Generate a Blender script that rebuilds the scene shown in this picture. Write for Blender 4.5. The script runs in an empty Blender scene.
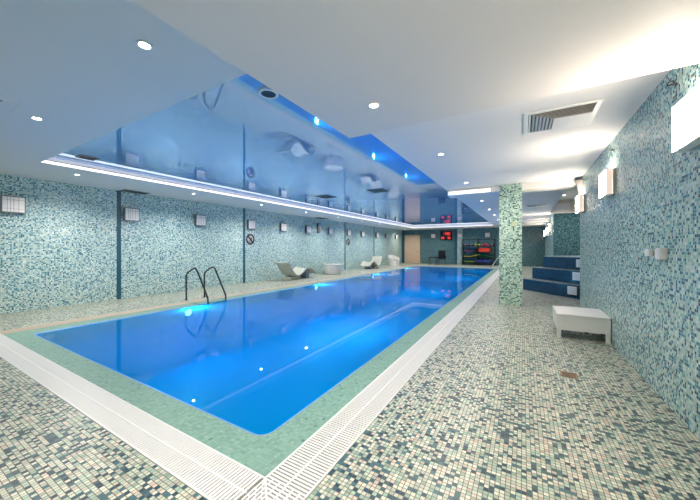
import bpy, math, random
from mathutils import Vector, Matrix
random.seed(7)
PI = math.pi
SC = bpy.context.scene
COL = SC.collection

# ------------------------------------------------------------------ key sizes (metres)
XR, XL = 1.07, -9.15            # right / left wall
YF, YN = 24.7, -3.2             # far / near wall
ZC, ZR, ZS = 2.84, 2.965, 2.60  # soffit, raised glossy ceiling, dropped slab
PX0, PX1, PY0, PY1 = -6.70, -1.63, 1.55, 21.2     # water edge
RX0, RX1, RY0, RY1 = -6.97, -1.31, 1.255, 21.55   # rim outer edge = grate inner edge
GX0, GX1, GY0, GY1 = -7.22, -1.005, 0.985, 21.83  # grate outer edge
WZ = -0.03                      # water level

# ------------------------------------------------------------------ materials
def srgb(r, g, b):
    f = lambda c: (c/255/12.92) if c/255 <= .04045 else ((c/255+.055)/1.055)**2.4
    return (f(r), f(g), f(b), 1)

def new_mat(name):
    m = bpy.data.materials.new(name); m.use_nodes = True
    nt = m.node_tree
    b = nt.nodes['Principled BSDF']
    return m, nt, b

def plain(name, rgb, rough=.5, metal=0, spec=.5, bump=0, bscale=60, var=0.0):
    m, nt, b = new_mat(name)
    b.inputs['Base Color'].default_value = srgb(*rgb)
    b.inputs['Roughness'].default_value = rough
    b.inputs['Metallic'].default_value = metal
    b.inputs['Specular IOR Level'].default_value = spec
    if bump or var:
        tc = nt.nodes.new('ShaderNodeTexCoord')
        n = nt.nodes.new('ShaderNodeTexNoise'); n.inputs['Scale'].default_value = bscale
        nt.links.new(tc.outputs['Object'], n.inputs['Vector'])
        if bump:
            bp = nt.nodes.new('ShaderNodeBump'); bp.inputs['Strength'].default_value = bump
            bp.inputs['Distance'].default_value = .002
            nt.links.new(n.outputs['Fac'], bp.inputs['Height'])
            nt.links.new(bp.outputs['Normal'], b.inputs['Normal'])
        if var:
            mx = nt.nodes.new('ShaderNodeMix'); mx.data_type = 'RGBA'
            c = srgb(*rgb)
            mx.inputs['A'].default_value = tuple(x*(1-var) for x in c[:3])+(1,)
            mx.inputs['B'].default_value = tuple(min(1, x*(1+var)) for x in c[:3])+(1,)
            nt.links.new(n.outputs['Fac'], mx.inputs['Factor'])
            nt.links.new(mx.outputs['Result'], b.inputs['Base Color'])
    return m

def emit(name, rgb, strength):
    m, nt, b = new_mat(name)
    b.inputs['Base Color'].default_value = srgb(*rgb)
    b.inputs['Emission Color'].default_value = srgb(*rgb)
    b.inputs['Emission Strength'].default_value = strength
    b.inputs['Roughness'].default_value = .4
    return m

def mosaic(name, palette, pitch=.0255, grout=(150, 150, 140), gw=.07, rough=.2, tilt=.05, spec=.5, vary=.25):
    """small square glass tiles; palette = [(share, rgb), ...]"""
    m, nt, b = new_mat(name)
    N, L = nt.nodes.new, nt.links.new
    tc = N('ShaderNodeTexCoord')
    sc = N('ShaderNodeVectorMath'); sc.operation = 'SCALE'; sc.inputs['Scale'].default_value = 1/pitch
    L(tc.outputs['Object'], sc.inputs[0])
    ad = N('ShaderNodeVectorMath'); ad.operation = 'ADD'; ad.inputs[1].default_value = (.31, .37, .29)
    L(sc.outputs[0], ad.inputs[0])
    fl = N('ShaderNodeVectorMath'); fl.operation = 'FLOOR'; L(ad.outputs[0], fl.inputs[0])
    fr = N('ShaderNodeVectorMath'); fr.operation = 'FRACTION'; L(ad.outputs[0], fr.inputs[0])
    wn = N('ShaderNodeTexWhiteNoise'); wn.noise_dimensions = '3D'; L(fl.outputs[0], wn.inputs['Vector'])
    rp = N('ShaderNodeValToRGB'); cr = rp.color_ramp; cr.interpolation = 'CONSTANT'
    pos = 0
    for i, (s, c) in enumerate(palette):
        e = cr.elements[i] if i < 2 else cr.elements.new(min(pos, .999))
        e.position = min(pos, .999); e.color = srgb(*c); pos += s
    L(wn.outputs['Value'], rp.inputs['Fac'])
    # slight brightness spread per tile
    sp = N('ShaderNodeSeparateColor'); L(wn.outputs['Color'], sp.inputs[0])
    mr = N('ShaderNodeMapRange'); mr.inputs['To Min'].default_value = 1-vary; mr.inputs['To Max'].default_value = 1+vary
    L(sp.outputs['Green'], mr.inputs['Value'])
    ml = N('ShaderNodeVectorMath'); ml.operation = 'SCALE'
    L(rp.outputs['Color'], ml.inputs[0]); L(mr.outputs['Result'], ml.inputs['Scale'])
    # grout lines on the two axes lying in the surface
    ge = N('ShaderNodeNewGeometry')
    an = N('ShaderNodeVectorMath'); an.operation = 'ABSOLUTE'; L(ge.outputs['True Normal'], an.inputs[0])
    h = N('ShaderNodeVectorMath'); h.operation = 'SUBTRACT'; h.inputs[1].default_value = (.5, .5, .5); L(fr.outputs[0], h.inputs[0])
    ah = N('ShaderNodeVectorMath'); ah.operation = 'ABSOLUTE'; L(h.outputs[0], ah.inputs[0])
    s1 = N('ShaderNodeSeparateXYZ'); L(ah.outputs[0], s1.inputs[0])
    s2 = N('ShaderNodeSeparateXYZ'); L(an.outputs[0], s2.inputs[0])
    prev = None
    for ax in 'XYZ':
        g = N('ShaderNodeMath'); g.operation = 'GREATER_THAN'; g.inputs[1].default_value = .5-gw; L(s1.outputs[ax], g.inputs[0])
        k = N('ShaderNodeMath'); k.operation = 'LESS_THAN'; k.inputs[1].default_value = .7; L(s2.outputs[ax], k.inputs[0])
        p = N('ShaderNodeMath'); p.operation = 'MULTIPLY'; L(g.outputs[0], p.inputs[0]); L(k.outputs[0], p.inputs[1])
        if prev is None: prev = p
        else:
            q = N('ShaderNodeMath'); q.operation = 'MAXIMUM'; L(prev.outputs[0], q.inputs[0]); L(p.outputs[0], q.inputs[1]); prev = q
    mx = N('ShaderNodeMix'); mx.data_type = 'RGBA'; mx.inputs['B'].default_value = srgb(*grout)
    L(prev.outputs[0], mx.inputs['Factor']); L(ml.outputs[0], mx.inputs['A'])
    L(mx.outputs['Result'], b.inputs['Base Color'])
    rr = N('ShaderNodeMapRange'); rr.inputs['To Min'].default_value = rough; rr.inputs['To Max'].default_value = .75
    L(prev.outputs[0], rr.inputs['Value']); L(rr.outputs['Result'], b.inputs['Roughness'])
    # each tile sits at a slightly different tilt
    t0 = N('ShaderNodeVectorMath'); t0.operation = 'SUBTRACT'; t0.inputs[1].default_value = (.5, .5, .5); L(wn.outputs['Color'], t0.inputs[0])
    t1 = N('ShaderNodeVectorMath'); t1.operation = 'SCALE'; t1.inputs['Scale'].default_value = tilt; L(t0.outputs[0], t1.inputs[0])
    t2 = N('ShaderNodeVectorMath'); t2.operation = 'ADD'; L(t1.outputs[0], t2.inputs[0]); L(ge.outputs['Normal'], t2.inputs[1])
    t3 = N('ShaderNodeVectorMath'); t3.operation = 'NORMALIZE'; L(t2.outputs[0], t3.inputs[0])
    L(t3.outputs[0], b.inputs['Normal'])
    b.inputs['Specular IOR Level'].default_value = spec
    return m

M = {}
M['wall'] = mosaic('aqua_wall_mosaic', [(.36, (208, 224, 215)), (.26, (186, 212, 205)), (.14, (146, 186, 188)), (.12, (94, 146, 164)), (.08, (46, 104, 134)), (.04, (36, 88, 110))], grout=(150, 172, 166), rough=.17, tilt=.015)
M['wall_r'] = mosaic('aqua_wall_mosaic_rough', [(.34, (196, 214, 204)), (.26, (172, 200, 190)), (.13, (122, 172, 172)), (.12, (62, 128, 146)), (.10, (20, 84, 118)), (.05, (14, 66, 92))], grout=(160, 178, 172), rough=.24, tilt=.03)  # same tiles as the left wall, rougher for broad lamp glare, tones tuned apart
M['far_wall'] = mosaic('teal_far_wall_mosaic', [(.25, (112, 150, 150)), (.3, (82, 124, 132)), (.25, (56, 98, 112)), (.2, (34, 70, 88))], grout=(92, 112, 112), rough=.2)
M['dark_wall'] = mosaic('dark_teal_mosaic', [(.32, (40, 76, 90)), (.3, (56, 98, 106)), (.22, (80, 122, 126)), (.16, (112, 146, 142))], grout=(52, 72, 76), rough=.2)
M['column'] = mosaic('pale_green_column_mosaic', [(.38, (204, 226, 208)), (.26, (180, 210, 190)), (.14, (146, 188, 172)), (.12, (78, 126, 122)), (.10, (40, 84, 88))], pitch=.030, grout=(170, 186, 172), rough=.22)
M['floor'] = mosaic('cream_and_slate_floor_mosaic', [(.30, (206, 204, 186)), (.22, (188, 196, 176)), (.17, (158, 182, 164)), (.06, (204, 186, 168)), (.14, (58, 100, 108)), (.11, (24, 66, 82))], pitch=.0262, grout=(104, 100, 88), gw=.075, rough=.33, tilt=.05)
M['rim'] = mosaic('sea_green_rim_mosaic', [(.44, (126, 164, 147)), (.34, (117, 154, 138)), (.20, (136, 170, 153)), (.02, (84, 120, 112))], pitch=.0262, grout=(126, 158, 144), gw=.05, rough=.42, tilt=.02, vary=.1)
M['basin'] = mosaic('blue_basin_mosaic', [(.4, (5, 146, 220)), (.3, (6, 154, 226)), (.3, (4, 134, 210))], pitch=.026, grout=(10, 130, 220), gw=.04, rough=.5, tilt=0, spec=.1, vary=.06)
M['lip'] = plain('pale_blue_edge_glow', (104, 164, 228), .55)  # pale blue colour stands in for the glow along the water's edge
M['step'] = mosaic('navy_blue_step_mosaic', [(.4, (2, 62, 96)), (.35, (3, 72, 106)), (.25, (2, 50, 80))], pitch=.026, grout=(4, 58, 92), gw=.05, rough=.2, tilt=.03, vary=.15)
M['tread'] = mosaic('pale_step_tread_mosaic', [(.5, (150, 160, 160)), (.5, (120, 138, 142))], pitch=.026, grout=(120, 130, 130), rough=.3)
M['plaster'] = plain('white_ceiling_paint', (232, 228, 225), .6, spec=.25, bump=.04, bscale=300)
M['slab'] = plain('white_slab_paint', (228, 221, 216), .55, spec=.3, bump=.04, bscale=300)
M['beige'] = plain('beige_plaster', (214, 204, 192), .6, spec=.2, var=.05, bscale=3)
M['sign_face'] = plain('greyish_sign_face', (176, 168, 164), .5)
M['grate_sand'] = plain('sandy_grate_plastic', (208, 192, 172), .45, bump=.05)
M['disc'] = plain('pale_yellow_green_disc', (196, 206, 166), .5)
M['uplight'] = plain('grey_beige_enamel', (172, 162, 156), .45)
M['trim'] = plain('white_cornice_paint', (238, 236, 232), .4)
M['groove'] = plain('tan_groove', (120, 96, 78), .6)
M['strip_teal'] = plain('dark_teal_joint_tile', (36, 88, 104), .3, var=.2, bscale=30)
M['grate'] = plain('white_grate_plastic', (226, 226, 223), .35, bump=.05)
M['gutter'] = plain('dark_gutter', (84, 86, 82), .6, var=.2)
M['beige_strip'] = plain('sandy_stone_edge', (196, 178, 156), .5, var=.12, bscale=40)
M['steel'] = plain('brushed_steel', (120, 124, 126), .22, 1)
M['dark_steel'] = plain('dark_brushed_steel', (76, 80, 82), .3, 1)
M['highlit_steel'] = plain('steel_highlight_tone', (206, 210, 212), .25, 1)  # lighter steel: the highlights on the far handrail put into its colour
M['plastic'] = plain('white_plastic', (232, 228, 222), .35, bump=.05)
M['fiber'] = plain('pale_grey_fibreglass', (188, 188, 174), .35, var=.06, bscale=4)
M['black'] = plain('black_vinyl', (14, 16, 18), .45, bump=.2)
M['black_metal'] = plain('black_metal', (20, 22, 24), .4, .3)
M['grey_metal'] = plain('grey_painted_metal', (112, 116, 116), .4, .4)
M['glass_off'] = plain('frosted_glass_unlit', (246, 238, 230), .25, var=.06, bscale=25)
M['glass_line'] = plain('etched_glass_line', (150, 142, 136), .4)
M['dark_grille'] = plain('dark_slot', (52, 44, 40), .7)
M['frame_white'] = plain('white_enamel', (238, 236, 232), .4)
M['brass'] = plain('tarnished_brass', (150, 118, 92), .35, .7, var=.3, bscale=60)
M['wood'] = plain('pale_beech_veneer', (206, 178, 152), .4, var=.1, bscale=6)
M['red_tint'] = plain('pinkish_acrylic', (226, 196, 190), .2)
M['sconce'] = emit('lit_opal_glass', (255, 239, 219), 40)
M['sconce_side'] = emit('beige_translucent_side', (236, 210, 192), .55)
M['lens'] = emit('downlight_lens', (255, 244, 226), 14)
M['lens_cool'] = emit('cool_downlight_lens', (236, 246, 255), 8)
M['led'] = emit('led_strip', (255, 248, 242), 1.0)
M['cornice_glow'] = emit('cornice_band_glow', (252, 246, 244), .25)  # glow added to the plain upper cornice band so it looks lit
M['tube'] = emit('linear_lamp_diffuser', (255, 252, 248), .8)
M['pool_lens'] = emit('underwater_lamp_lens', (170, 200, 255), 14)
M['digit'] = emit('red_led_digits', (255, 84, 80), .7)
M['step_light'] = emit('step_light_glass', (214, 218, 222), .04)
for nm, c in dict(red=(214, 44, 36), magenta=(190, 40, 76), purple=(70, 40, 92), green=(30, 120, 70), lime=(150, 190, 60), blue=(36, 60, 140), orange=(220, 84, 40), grey_blue=(150, 154, 166), yellow=(220, 200, 70)).items():
    M[nm] = plain(nm+'_foam', c, .6, bump=.2)

# glossy stretched ceiling: pale blue film with a mirror lacquer
m, nt, b = new_mat('glossy_pale_blue_stretch_film')
b.inputs['Base Color'].default_value = srgb(168, 206, 246)
b.inputs['Roughness'].default_value = .03
b.inputs['IOR'].default_value = 1.6
b.inputs['Metallic'].default_value = .45
M['film'] = m

# pool water: Fresnel mirror over clear bluish water
m = bpy.data.materials.new('blue_pool_water'); m.use_nodes = True
nt = m.node_tree; nt.nodes.clear()
N, L = nt.nodes.new, nt.links.new
out = N('ShaderNodeOutputMaterial'); mix = N('ShaderNodeMixShader'); body = N('ShaderNodeMixShader')
tr = N('ShaderNodeBsdfTransparent'); gl = N('ShaderNodeBsdfGlossy'); df = N('ShaderNodeBsdfDiffuse')
fz = N('ShaderNodeFresnel'); fz.inputs['IOR'].default_value = 1.2
tr.inputs['Color'].default_value = (.3, .93, 1, 1)
df.inputs['Color'].default_value = srgb(0, 158, 212)
body.inputs[0].default_value = .75          # share of light scattered back by the water itself
gl.inputs['Roughness'].default_value = .008
tl = N('ShaderNodeBsdfTranslucent'); tl.inputs['Color'].default_value = srgb(0, 186, 236)
sca = N('ShaderNodeMixShader'); sca.inputs[0].default_value = .45
L(df.outputs[0], sca.inputs[1]); L(tl.outputs[0], sca.inputs[2])
L(tr.outputs[0], body.inputs[1]); L(sca.outputs[0], body.inputs[2])
L(fz.outputs[0], mix.inputs[0]); L(body.outputs[0], mix.inputs[1]); L(gl.outputs[0], mix.inputs[2]); L(mix.outputs[0], out.inputs['Surface'])
M['water'] = m

# ------------------------------------------------------------------ mesh helpers
class MB:
    def __init__(s): s.v = []; s.f = []; s.mi = []; s.cur = 0; s.smooth = set()
    def mat(s, i): s.cur = i; return s
    def add(s, vs, fs, smooth=False):
        o = len(s.v); s.v += [tuple(p) for p in vs]
        for f in fs:
            if smooth: s.smooth.add(len(s.f))
            s.f.append([o+i for i in f]); s.mi.append(s.cur)
        return s
    def box(s, x0, x1, y0, y1, z0, z1):
        return s.add([(x0, y0, z0), (x1, y0, z0), (x1, y1, z0), (x0, y1, z0), (x0, y0, z1), (x1, y0, z1), (x1, y1, z1), (x0, y1, z1)],
                     [(0, 3, 2, 1), (4, 5, 6, 7), (0, 1, 5, 4), (1, 2, 6, 5), (2, 3, 7, 6), (3, 0, 4, 7)])
    def prism(s, poly, z0, z1):
        n = len(poly)
        a = sum(poly[i][0]*poly[(i+1) % n][1]-poly[(i+1) % n][0]*poly[i][1] for i in range(n))
        if a < 0: poly = poly[::-1]
        return s.add([(x, y, z0) for x, y in poly]+[(x, y, z1) for x, y in poly],
                     [tuple(range(n-1, -1, -1)), tuple(range(n, 2*n))]+[(i, (i+1) % n, n+(i+1) % n, n+i) for i in range(n)])
    def lathe(s, prof, n=28, c=(0, 0, 0), axis='Z', close=True):
        vs = []; fs = []
        for r, z in prof:
            for k in range(n):
                a = 2*PI*k/n; p = (r*math.cos(a), r*math.sin(a), z)
                if axis == 'X': p = (p[2], p[0], p[1])
                if axis == 'Y': p = (p[1], p[2], p[0])
                vs.append((c[0]+p[0], c[1]+p[1], c[2]+p[2]))
        for i in range(len(prof)-1):
            for k in range(n): fs.append((i*n+k, i*n+(k+1) % n, (i+1)*n+(k+1) % n, (i+1)*n+k))
        if close:
            fs.append(tuple(range(n-1, -1, -1))); fs.append(tuple((len(prof)-1)*n+k for k in range(n)))
        return s.add(vs, fs, True)
    def cyl(s, r, z0, z1, c=(0, 0, 0), axis='Z', n=24): return s.lathe([(r, z0), (r, z1)], n, c, axis)
    def ring(s, r0, r1, z0, z1, c=(0, 0, 0), axis='Z', n=28):
        return s.lathe([(r0, z0), (r1, z0), (r1, z1), (r0, z1), (r0, z0)], n, c, axis, False)
    def tube(s, pts, r, n=10):
        P = [Vector(p) for p in pts]; vs = []; fs = []
        up = None
        for i, p in enumerate(P):
            t = ((P[min(i+1, len(P)-1)]-P[i]).normalized()+(P[i]-P[max(i-1, 0)]).normalized()).normalized()
            if up is None:
                up = t.cross(Vector((0, 0, 1)))
                if up.length < .1: up = t.cross(Vector((0, 1, 0)))
            up = (up-t*up.dot(t)).normalized(); w = t.cross(up)
            for k in range(n):
                a = 2*PI*k/n; vs.append(p+up*(r*math.cos(a))+w*(r*math.sin(a)))
        for i in range(len(P)-1):
            for k in range(n): fs.append((i*n+k, i*n+(k+1) % n, (i+1)*n+(k+1) % n, (i+1)*n+k))
        fs.append(tuple(range(n-1, -1, -1))); fs.append(tuple((len(P)-1)*n+k for k in range(n)))
        return s.add(vs, fs, True)
    def sweep_sheet(s, prof, hw, th, wfun=None):
        """profile in local (x,z) extruded to half-width hw along y with thickness th; edges curl by wfun(i)->(half width, edge lift)"""
        P = [Vector((p[0], 0, p[1])) for p in prof]; n = len(P); rows = 9
        top = []; bot = []
        for i in range(n):
            t = (P[min(i+1, n-1)]-P[max(i-1, 0)]).normalized(); nr = Vector((-t.z, 0, t.x))
            w, lift = wfun(i/(n-1)) if wfun else (hw, 0)
            for j in range(rows):
                q = j/(rows-1)*2-1; d = nr*(lift*abs(q)**3)
                top.append(P[i]+Vector((0, q*w, 0))+d); bot.append(P[i]+Vector((0, q*w, 0))+d-nr*th)
        fs = []; o = n*rows
        for i in range(n-1):
            for j in range(rows-1):
                a, b2, c, d = i*rows+j, i*rows+j+1, (i+1)*rows+j+1, (i+1)*rows+j
                fs.append((a, d, c, b2)); fs.append((o+a, o+b2, o+c, o+d))
            a, d = i*rows, (i+1)*rows; fs.append((a, o+a, o+d, d))
            a, d = i*rows+rows-1, (i+1)*rows+rows-1; fs.append((a, d, o+d, o+a))
        for j in range(rows-1):
            fs.append((j, j+1, o+j+1, o+j)); k = (n-1)*rows+j; fs.append((k, o+k, o+k+1, k+1))
        return s.add(top+bot, fs, True)
    def build(s, name, mats, parent=None, loc=None, bevel=0, seg=2):
        me = bpy.data.meshes.new(name); me.from_pydata(s.v, [], s.f)
        for mt in (mats if isinstance(mats, (list, tuple)) else [mats]): me.materials.append(M[mt])
        me.polygons.foreach_set('material_index', s.mi)
        me.polygons.foreach_set('use_smooth', [i in s.smooth for i in range(len(s.f))])
        me.update()
        o = bpy.data.objects.new(name, me); COL.objects.link(o)
        if parent: o.parent = parent
        if loc: o.location = loc
        if bevel:
            md = o.modifiers.new('bevel', 'BEVEL'); md.width = bevel; md.segments = seg; md.limit_method = 'ANGLE'
        if s.smooth and hasattr(me, 'set_sharp_from_angle'): me.set_sharp_from_angle(angle=math.radians(40))
        return o

def tag(o, label=None, cat=None, group=None, kind=None):
    if label: o['label'] = label
    if cat: o['category'] = cat
    if group: o['group'] = group
    if kind: o['kind'] = kind
    return o
def thing(name, label, cat, loc=(0, 0, 0), rz=0, group=None):
    o = bpy.data.objects.new(name, None); COL.objects.link(o); o.empty_display_size = .1
    o.location = loc; o.rotation_euler = (0, 0, rz)
    return tag(o, label, cat, group)
def struct(name, mb, mats, label, cat='wall', **k):
    return tag(mb.build(name, mats, **k), label, cat, kind='structure')
def children(o): return [c for c in bpy.data.objects if c.parent == o]
def dup(root, loc, rz=None, label=None, group=None):
    def cp(o, par):
        c = o.copy(); COL.objects.link(c)
        if par: c.parent = par
        for ch in kids.get(o.name, []): cp(ch, c)
        return c
    kids = {}
    for ob in list(bpy.data.objects):
        if ob.parent: kids.setdefault(ob.parent.name, []).append(ob)
    r = cp(root, None); r.location = loc
    if rz is not None: r.rotation_euler = (0, 0, rz)
    if label: r['label'] = label
    if group: r['group'] = group
    return r
def area(name, loc, rot, size, energy, color, spread=PI, parent=None, shape='DISK', size_y=None):
    l = bpy.data.lights.new(name, 'AREA'); l.shape = shape; l.size = size
    if size_y: l.size_y = size_y
    l.energy = energy; l.color = color; l.spread = spread
    o = bpy.data.objects.new(name, l); COL.objects.link(o); o.location = loc; o.rotation_euler = rot
    if parent: o.parent = parent
    return o

# ------------------------------------------------------------------ the setting
T = .25
f = MB()
f.box(XL, GX0, YN, YF, -.3, 0).box(GX1, 4.6, YN, YF, -.3, 0).box(GX0, GX1, YN, GY0, -.3, 0).box(GX0, GX1, GY1, YF, -.3, 0)
struct('floor', f, 'floor', 'cream, green and slate mosaic floor around the pool', 'floor')

def rrect(x0, x1, y0, y1, r, n=6):
    P = []
    for cx, cy, a0 in ((x1-r, y1-r, 0), (x0+r, y1-r, 90), (x0+r, y0+r, 180), (x1-r, y0+r, 270)):
        for k in range(n+1):
            a = math.radians(a0+90*k/n); P.append((cx+r*math.cos(a), cy+r*math.sin(a)))
    return P
inn = rrect(PX0, PX1, PY0, PY1, .09); outr = rrect(RX0, RX1, RY0, RY1, .001); nn = len(inn)
# rim
rm = MB()
mid = rrect(PX0-.03, PX1+.03, PY0-.03, PY1+.03, .12)
vs = [(x, y, 0) for x, y in outr]+[(x, y, -.02) for x, y in mid]+[(x, y, -.034) for x, y in inn]+[(x, y, -.3) for x, y in inn]+[(x, y, -.3) for x, y in outr]
fs = []
for k in range(nn):
    j = (k+1) % nn
    for a in range(4): fs.append((a*nn+k, a*nn+j, (a+1)*nn+j, (a+1)*nn+k))
    fs.append((4*nn+k, 4*nn+j, j, k))
rm.add(vs, fs)
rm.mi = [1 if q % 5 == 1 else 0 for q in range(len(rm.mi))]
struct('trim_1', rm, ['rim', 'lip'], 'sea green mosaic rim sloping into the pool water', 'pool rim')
# basin
ZB = -1.25
bs = MB()
vs = [(x, y, -.052) for x, y in inn]+[(x, y, ZB) for x, y in inn]
bs.add(vs, [(k, (k+1) % nn, nn+(k+1) % nn, nn+k) for k in range(nn)]+[tuple(range(nn, 2*nn))])
struct('pool_basin', bs, 'basin', 'blue tiled pool basin under the water', 'pool basin')
# water
w = MB(); wp = rrect(PX0-.006, PX1+.006, PY0-.006, PY1+.006, .096)
w.add([(x, y, WZ) for x, y in wp], [tuple(range(len(wp)))])
tag(w.build('pool_water', 'water'), 'still bright blue water filling the long pool', 'water', kind='stuff')
# gutter
g = MB()
for x0, x1, y0, y1 in ((GX0, RX0, GY0, GY1), (RX1, GX1, GY0, GY1), (RX0, RX1, GY0, RY0), (RX0, RX1, RY1, GY1)): g.box(x0, x1, y0, y1, -.34, -.1)
struct('trim_2', g, 'gutter', 'dark overflow channel under the white grating', 'gutter')

# walls
w = MB(); w.box(XL-T, XL, YN, YF, 0, ZC+.3); struct('wall_left', w, 'wall', 'long aqua mosaic wall along the pool on the left')
w = MB(); w.box(XR, XR+.2, YN, 8.09, 0, ZC+.3); struct('wall_right', w, 'wall_r', 'aqua and blue mosaic wall on the right with lit lamps')
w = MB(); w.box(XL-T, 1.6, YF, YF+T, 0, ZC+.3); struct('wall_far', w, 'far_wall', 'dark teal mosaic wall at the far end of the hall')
w = MB(); w.box(XL-T, XR+.2, YN-T, YN, 0, ZC+.3); struct('wall_near', w, 'wall', 'mosaic wall behind the viewer')
w = MB(); w.prism([(XR, 14.65), (1.27, 14.65), (1.6, YF), (1.33, YF)], 0, ZC+.3); struct('wall_back_right', w, 'wall', 'pale mosaic wall running on beyond the blue steps')
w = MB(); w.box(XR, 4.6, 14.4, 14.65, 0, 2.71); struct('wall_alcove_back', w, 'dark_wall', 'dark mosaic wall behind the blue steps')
w = MB(); w.box(XR-.07, 4.6, 14.42, 14.65, 2.74, 3.5).mat(1).box(XR-.07, 4.6, 14.36, 14.65, 2.71, 2.74)
struct('trim_3', w, ['beige', 'trim'], 'beige plaster band above the dark mosaic wall', 'bulkhead')
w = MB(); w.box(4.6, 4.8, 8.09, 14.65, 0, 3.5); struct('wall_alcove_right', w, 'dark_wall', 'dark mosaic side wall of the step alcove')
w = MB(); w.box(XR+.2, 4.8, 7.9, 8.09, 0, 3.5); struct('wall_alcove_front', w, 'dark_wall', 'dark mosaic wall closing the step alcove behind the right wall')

# ceilings
HX0, HX1, HY0, HY1 = -7.33, -1.72, 1.75, 22.3
c = MB()
c.box(XL, HX0, YN, YF, ZC, 3.1).box(HX0, HX1, YN, HY0, ZC, 3.1).box(HX0, HX1, HY1, YF, ZC, 3.1)
c.box(HX1, XR, YN, 8.09, ZC, 3.1).box(HX1, .98, 8.09, 14.4, ZC, 3.5).box(HX1, 1.6, 14.4, YF, ZC, 3.1)
struct('ceiling', c, 'plaster', 'white lower ceiling around the raised blue ceiling', 'ceiling')
c = MB(); c.box(HX0, HX1, HY0, HY1, ZR, 3.1)
struct('ceiling_stretch_panel', c, 'film', 'glossy pale blue stretch ceiling over the pool', 'ceiling')
c = MB(); c.box(HX1+.005, XR, YN, 2.93, ZS, ZC); struct('ceiling_slab', c, 'slab', 'dropped white ceiling slab over the near right deck', 'ceiling')
c = MB(); c.box(.98, 4.8, 8.09, 14.65, 3.25, 3.5); struct('ceiling_alcove', c, 'plaster', 'higher grey ceiling over the step alcove', 'ceiling')
c = MB(); c.box(HX1+.02, .98, 7.93, 8.38, 2.69, ZC); struct('trim_4', c, 'plaster', 'shallow white ceiling beam at the mosaic column', 'beam')
c = MB(); c.box(HX1+.02, 1.25, 18.6, 19.0, 2.72, ZC); struct('trim_5', c, 'plaster', 'far white ceiling beam beyond the column', 'beam')
# cornice round the raised ceiling with its lit strip
def frame(mb, x0, x1, y0, y1, t, z0, z1):
    return mb.box(x0, x0+t, y0, y1, z0, z1).box(x1-t, x1, y0, y1, z0, z1).box(x0+t, x1-t, y0, y0+t, z0, z1).box(x0+t, x1-t, y1-t, y1, z0, z1)
def elbow(mb, t, z0, z1):
    return mb.box(HX0, HX0+t, HY0, HY1, z0, z1).box(HX0+t, HX1, HY1-t, HY1, z0, z1)
c = MB(); elbow(c, .034, 2.894, 2.908); c.mat(1); elbow(c, .012, 2.908, 2.916); elbow(c, .012, ZC+.002, 2.894)
struct('trim_6', c, ['trim', 'groove'], 'white cornice round the raised blue ceiling', 'cornice')
t = thing('light_strip', 'thin lit white strip running along the left and far edges of the raised blue ceiling', 'light strip', (HX0, HY0, ZC))
for nm, th, z0, z1, mt in (('lower_diffuser', .026, ZC+.006, 2.893, 'led'), ('upper_glow_band', .02, 2.917, ZR-.002, 'cornice_glow')):
    c = MB(); elbow(c, th, z0, z1); o = c.build(nm, mt, t); o.location = (-HX0, -HY0, -ZC)

# dark vertical joints on the long left wall, pilaster on the far wall
c = MB()
for i, y in enumerate((3.66, 7.70, 15.09, 19.07)):
    c = MB(); c.box(XL, XL+.008, y-.05, y+.05, 0, ZC)
    struct('trim_%d' % (7+i), c, 'strip_teal', ['dark teal vertical strip, nearest on the left wall', 'dark teal vertical strip beside the nearer round sign', 'dark teal vertical strip beside the farther round sign', 'dark teal vertical strip farthest along the left wall'][i], 'wall strip')
c = MB(); c.box(-4.50, -4.10, YF-.16, YF, 0, ZC).mat(1).box(-4.72, -4.50, YF-.05, YF, 0, ZC)
struct('trim_11', c, ['wall', 'strip_teal'], 'paler mosaic pilaster with a dark edge on the far wall', 'pilaster')
c = MB(); c.box(XL, XL+.32, YF-.03, YF, 0, ZC); struct('trim_12', c, 'strip_teal', 'dark teal corner strip left of the beige door', 'wall strip')
c = MB(); c.box(GX0-.05, GX0, GY0, GY1, -.05, .004); struct('trim_13', c, 'beige_strip', 'sandy edging strip along the left deck', 'edging')

# mosaic column
CX, CY = -.257, 8.14
c = MB(); c.box(-.235, .235, -.23, .23, 0, ZC-.002)
tag(c.build('column', 'column', loc=(CX, CY, 0)), 'square pale green mosaic column beside the pool grating', 'column', kind='structure')
d = MB(); d.cyl(.06, -.008, 0, axis='Y')
tag(d.build('wall_disc', 'disc', loc=(-.171, CY-.2301, 1.90)), 'faint cream round disc near the top of the mosaic column', 'disc')

# door in the far wall
t = tag(bpy.data.objects.new('door_1', None), 'pale beech door in the far wall', 'door', kind='structure'); COL.objects.link(t); t.location = (-8.2, YF, 0)
MB().box(-.62, .62, -.05, -.005, .02, 2.36).build('door_leaf', 'wood', t, bevel=.004)
fr = MB(); fr.box(-.68, -.62, -.07, 0, 0, 2.42).box(.62, .68, -.07, 0, 0, 2.42).box(-.62, .62, -.07, 0, 2.36, 2.42); fr.build('door_frame', 'wood', t)
hd = MB(); hd.tube([(.5, -.05, 1.02), (.5, -.1, 1.02), (.38, -.1, 1.02)], .012); hd.build('door_handle', 'steel', t)

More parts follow.
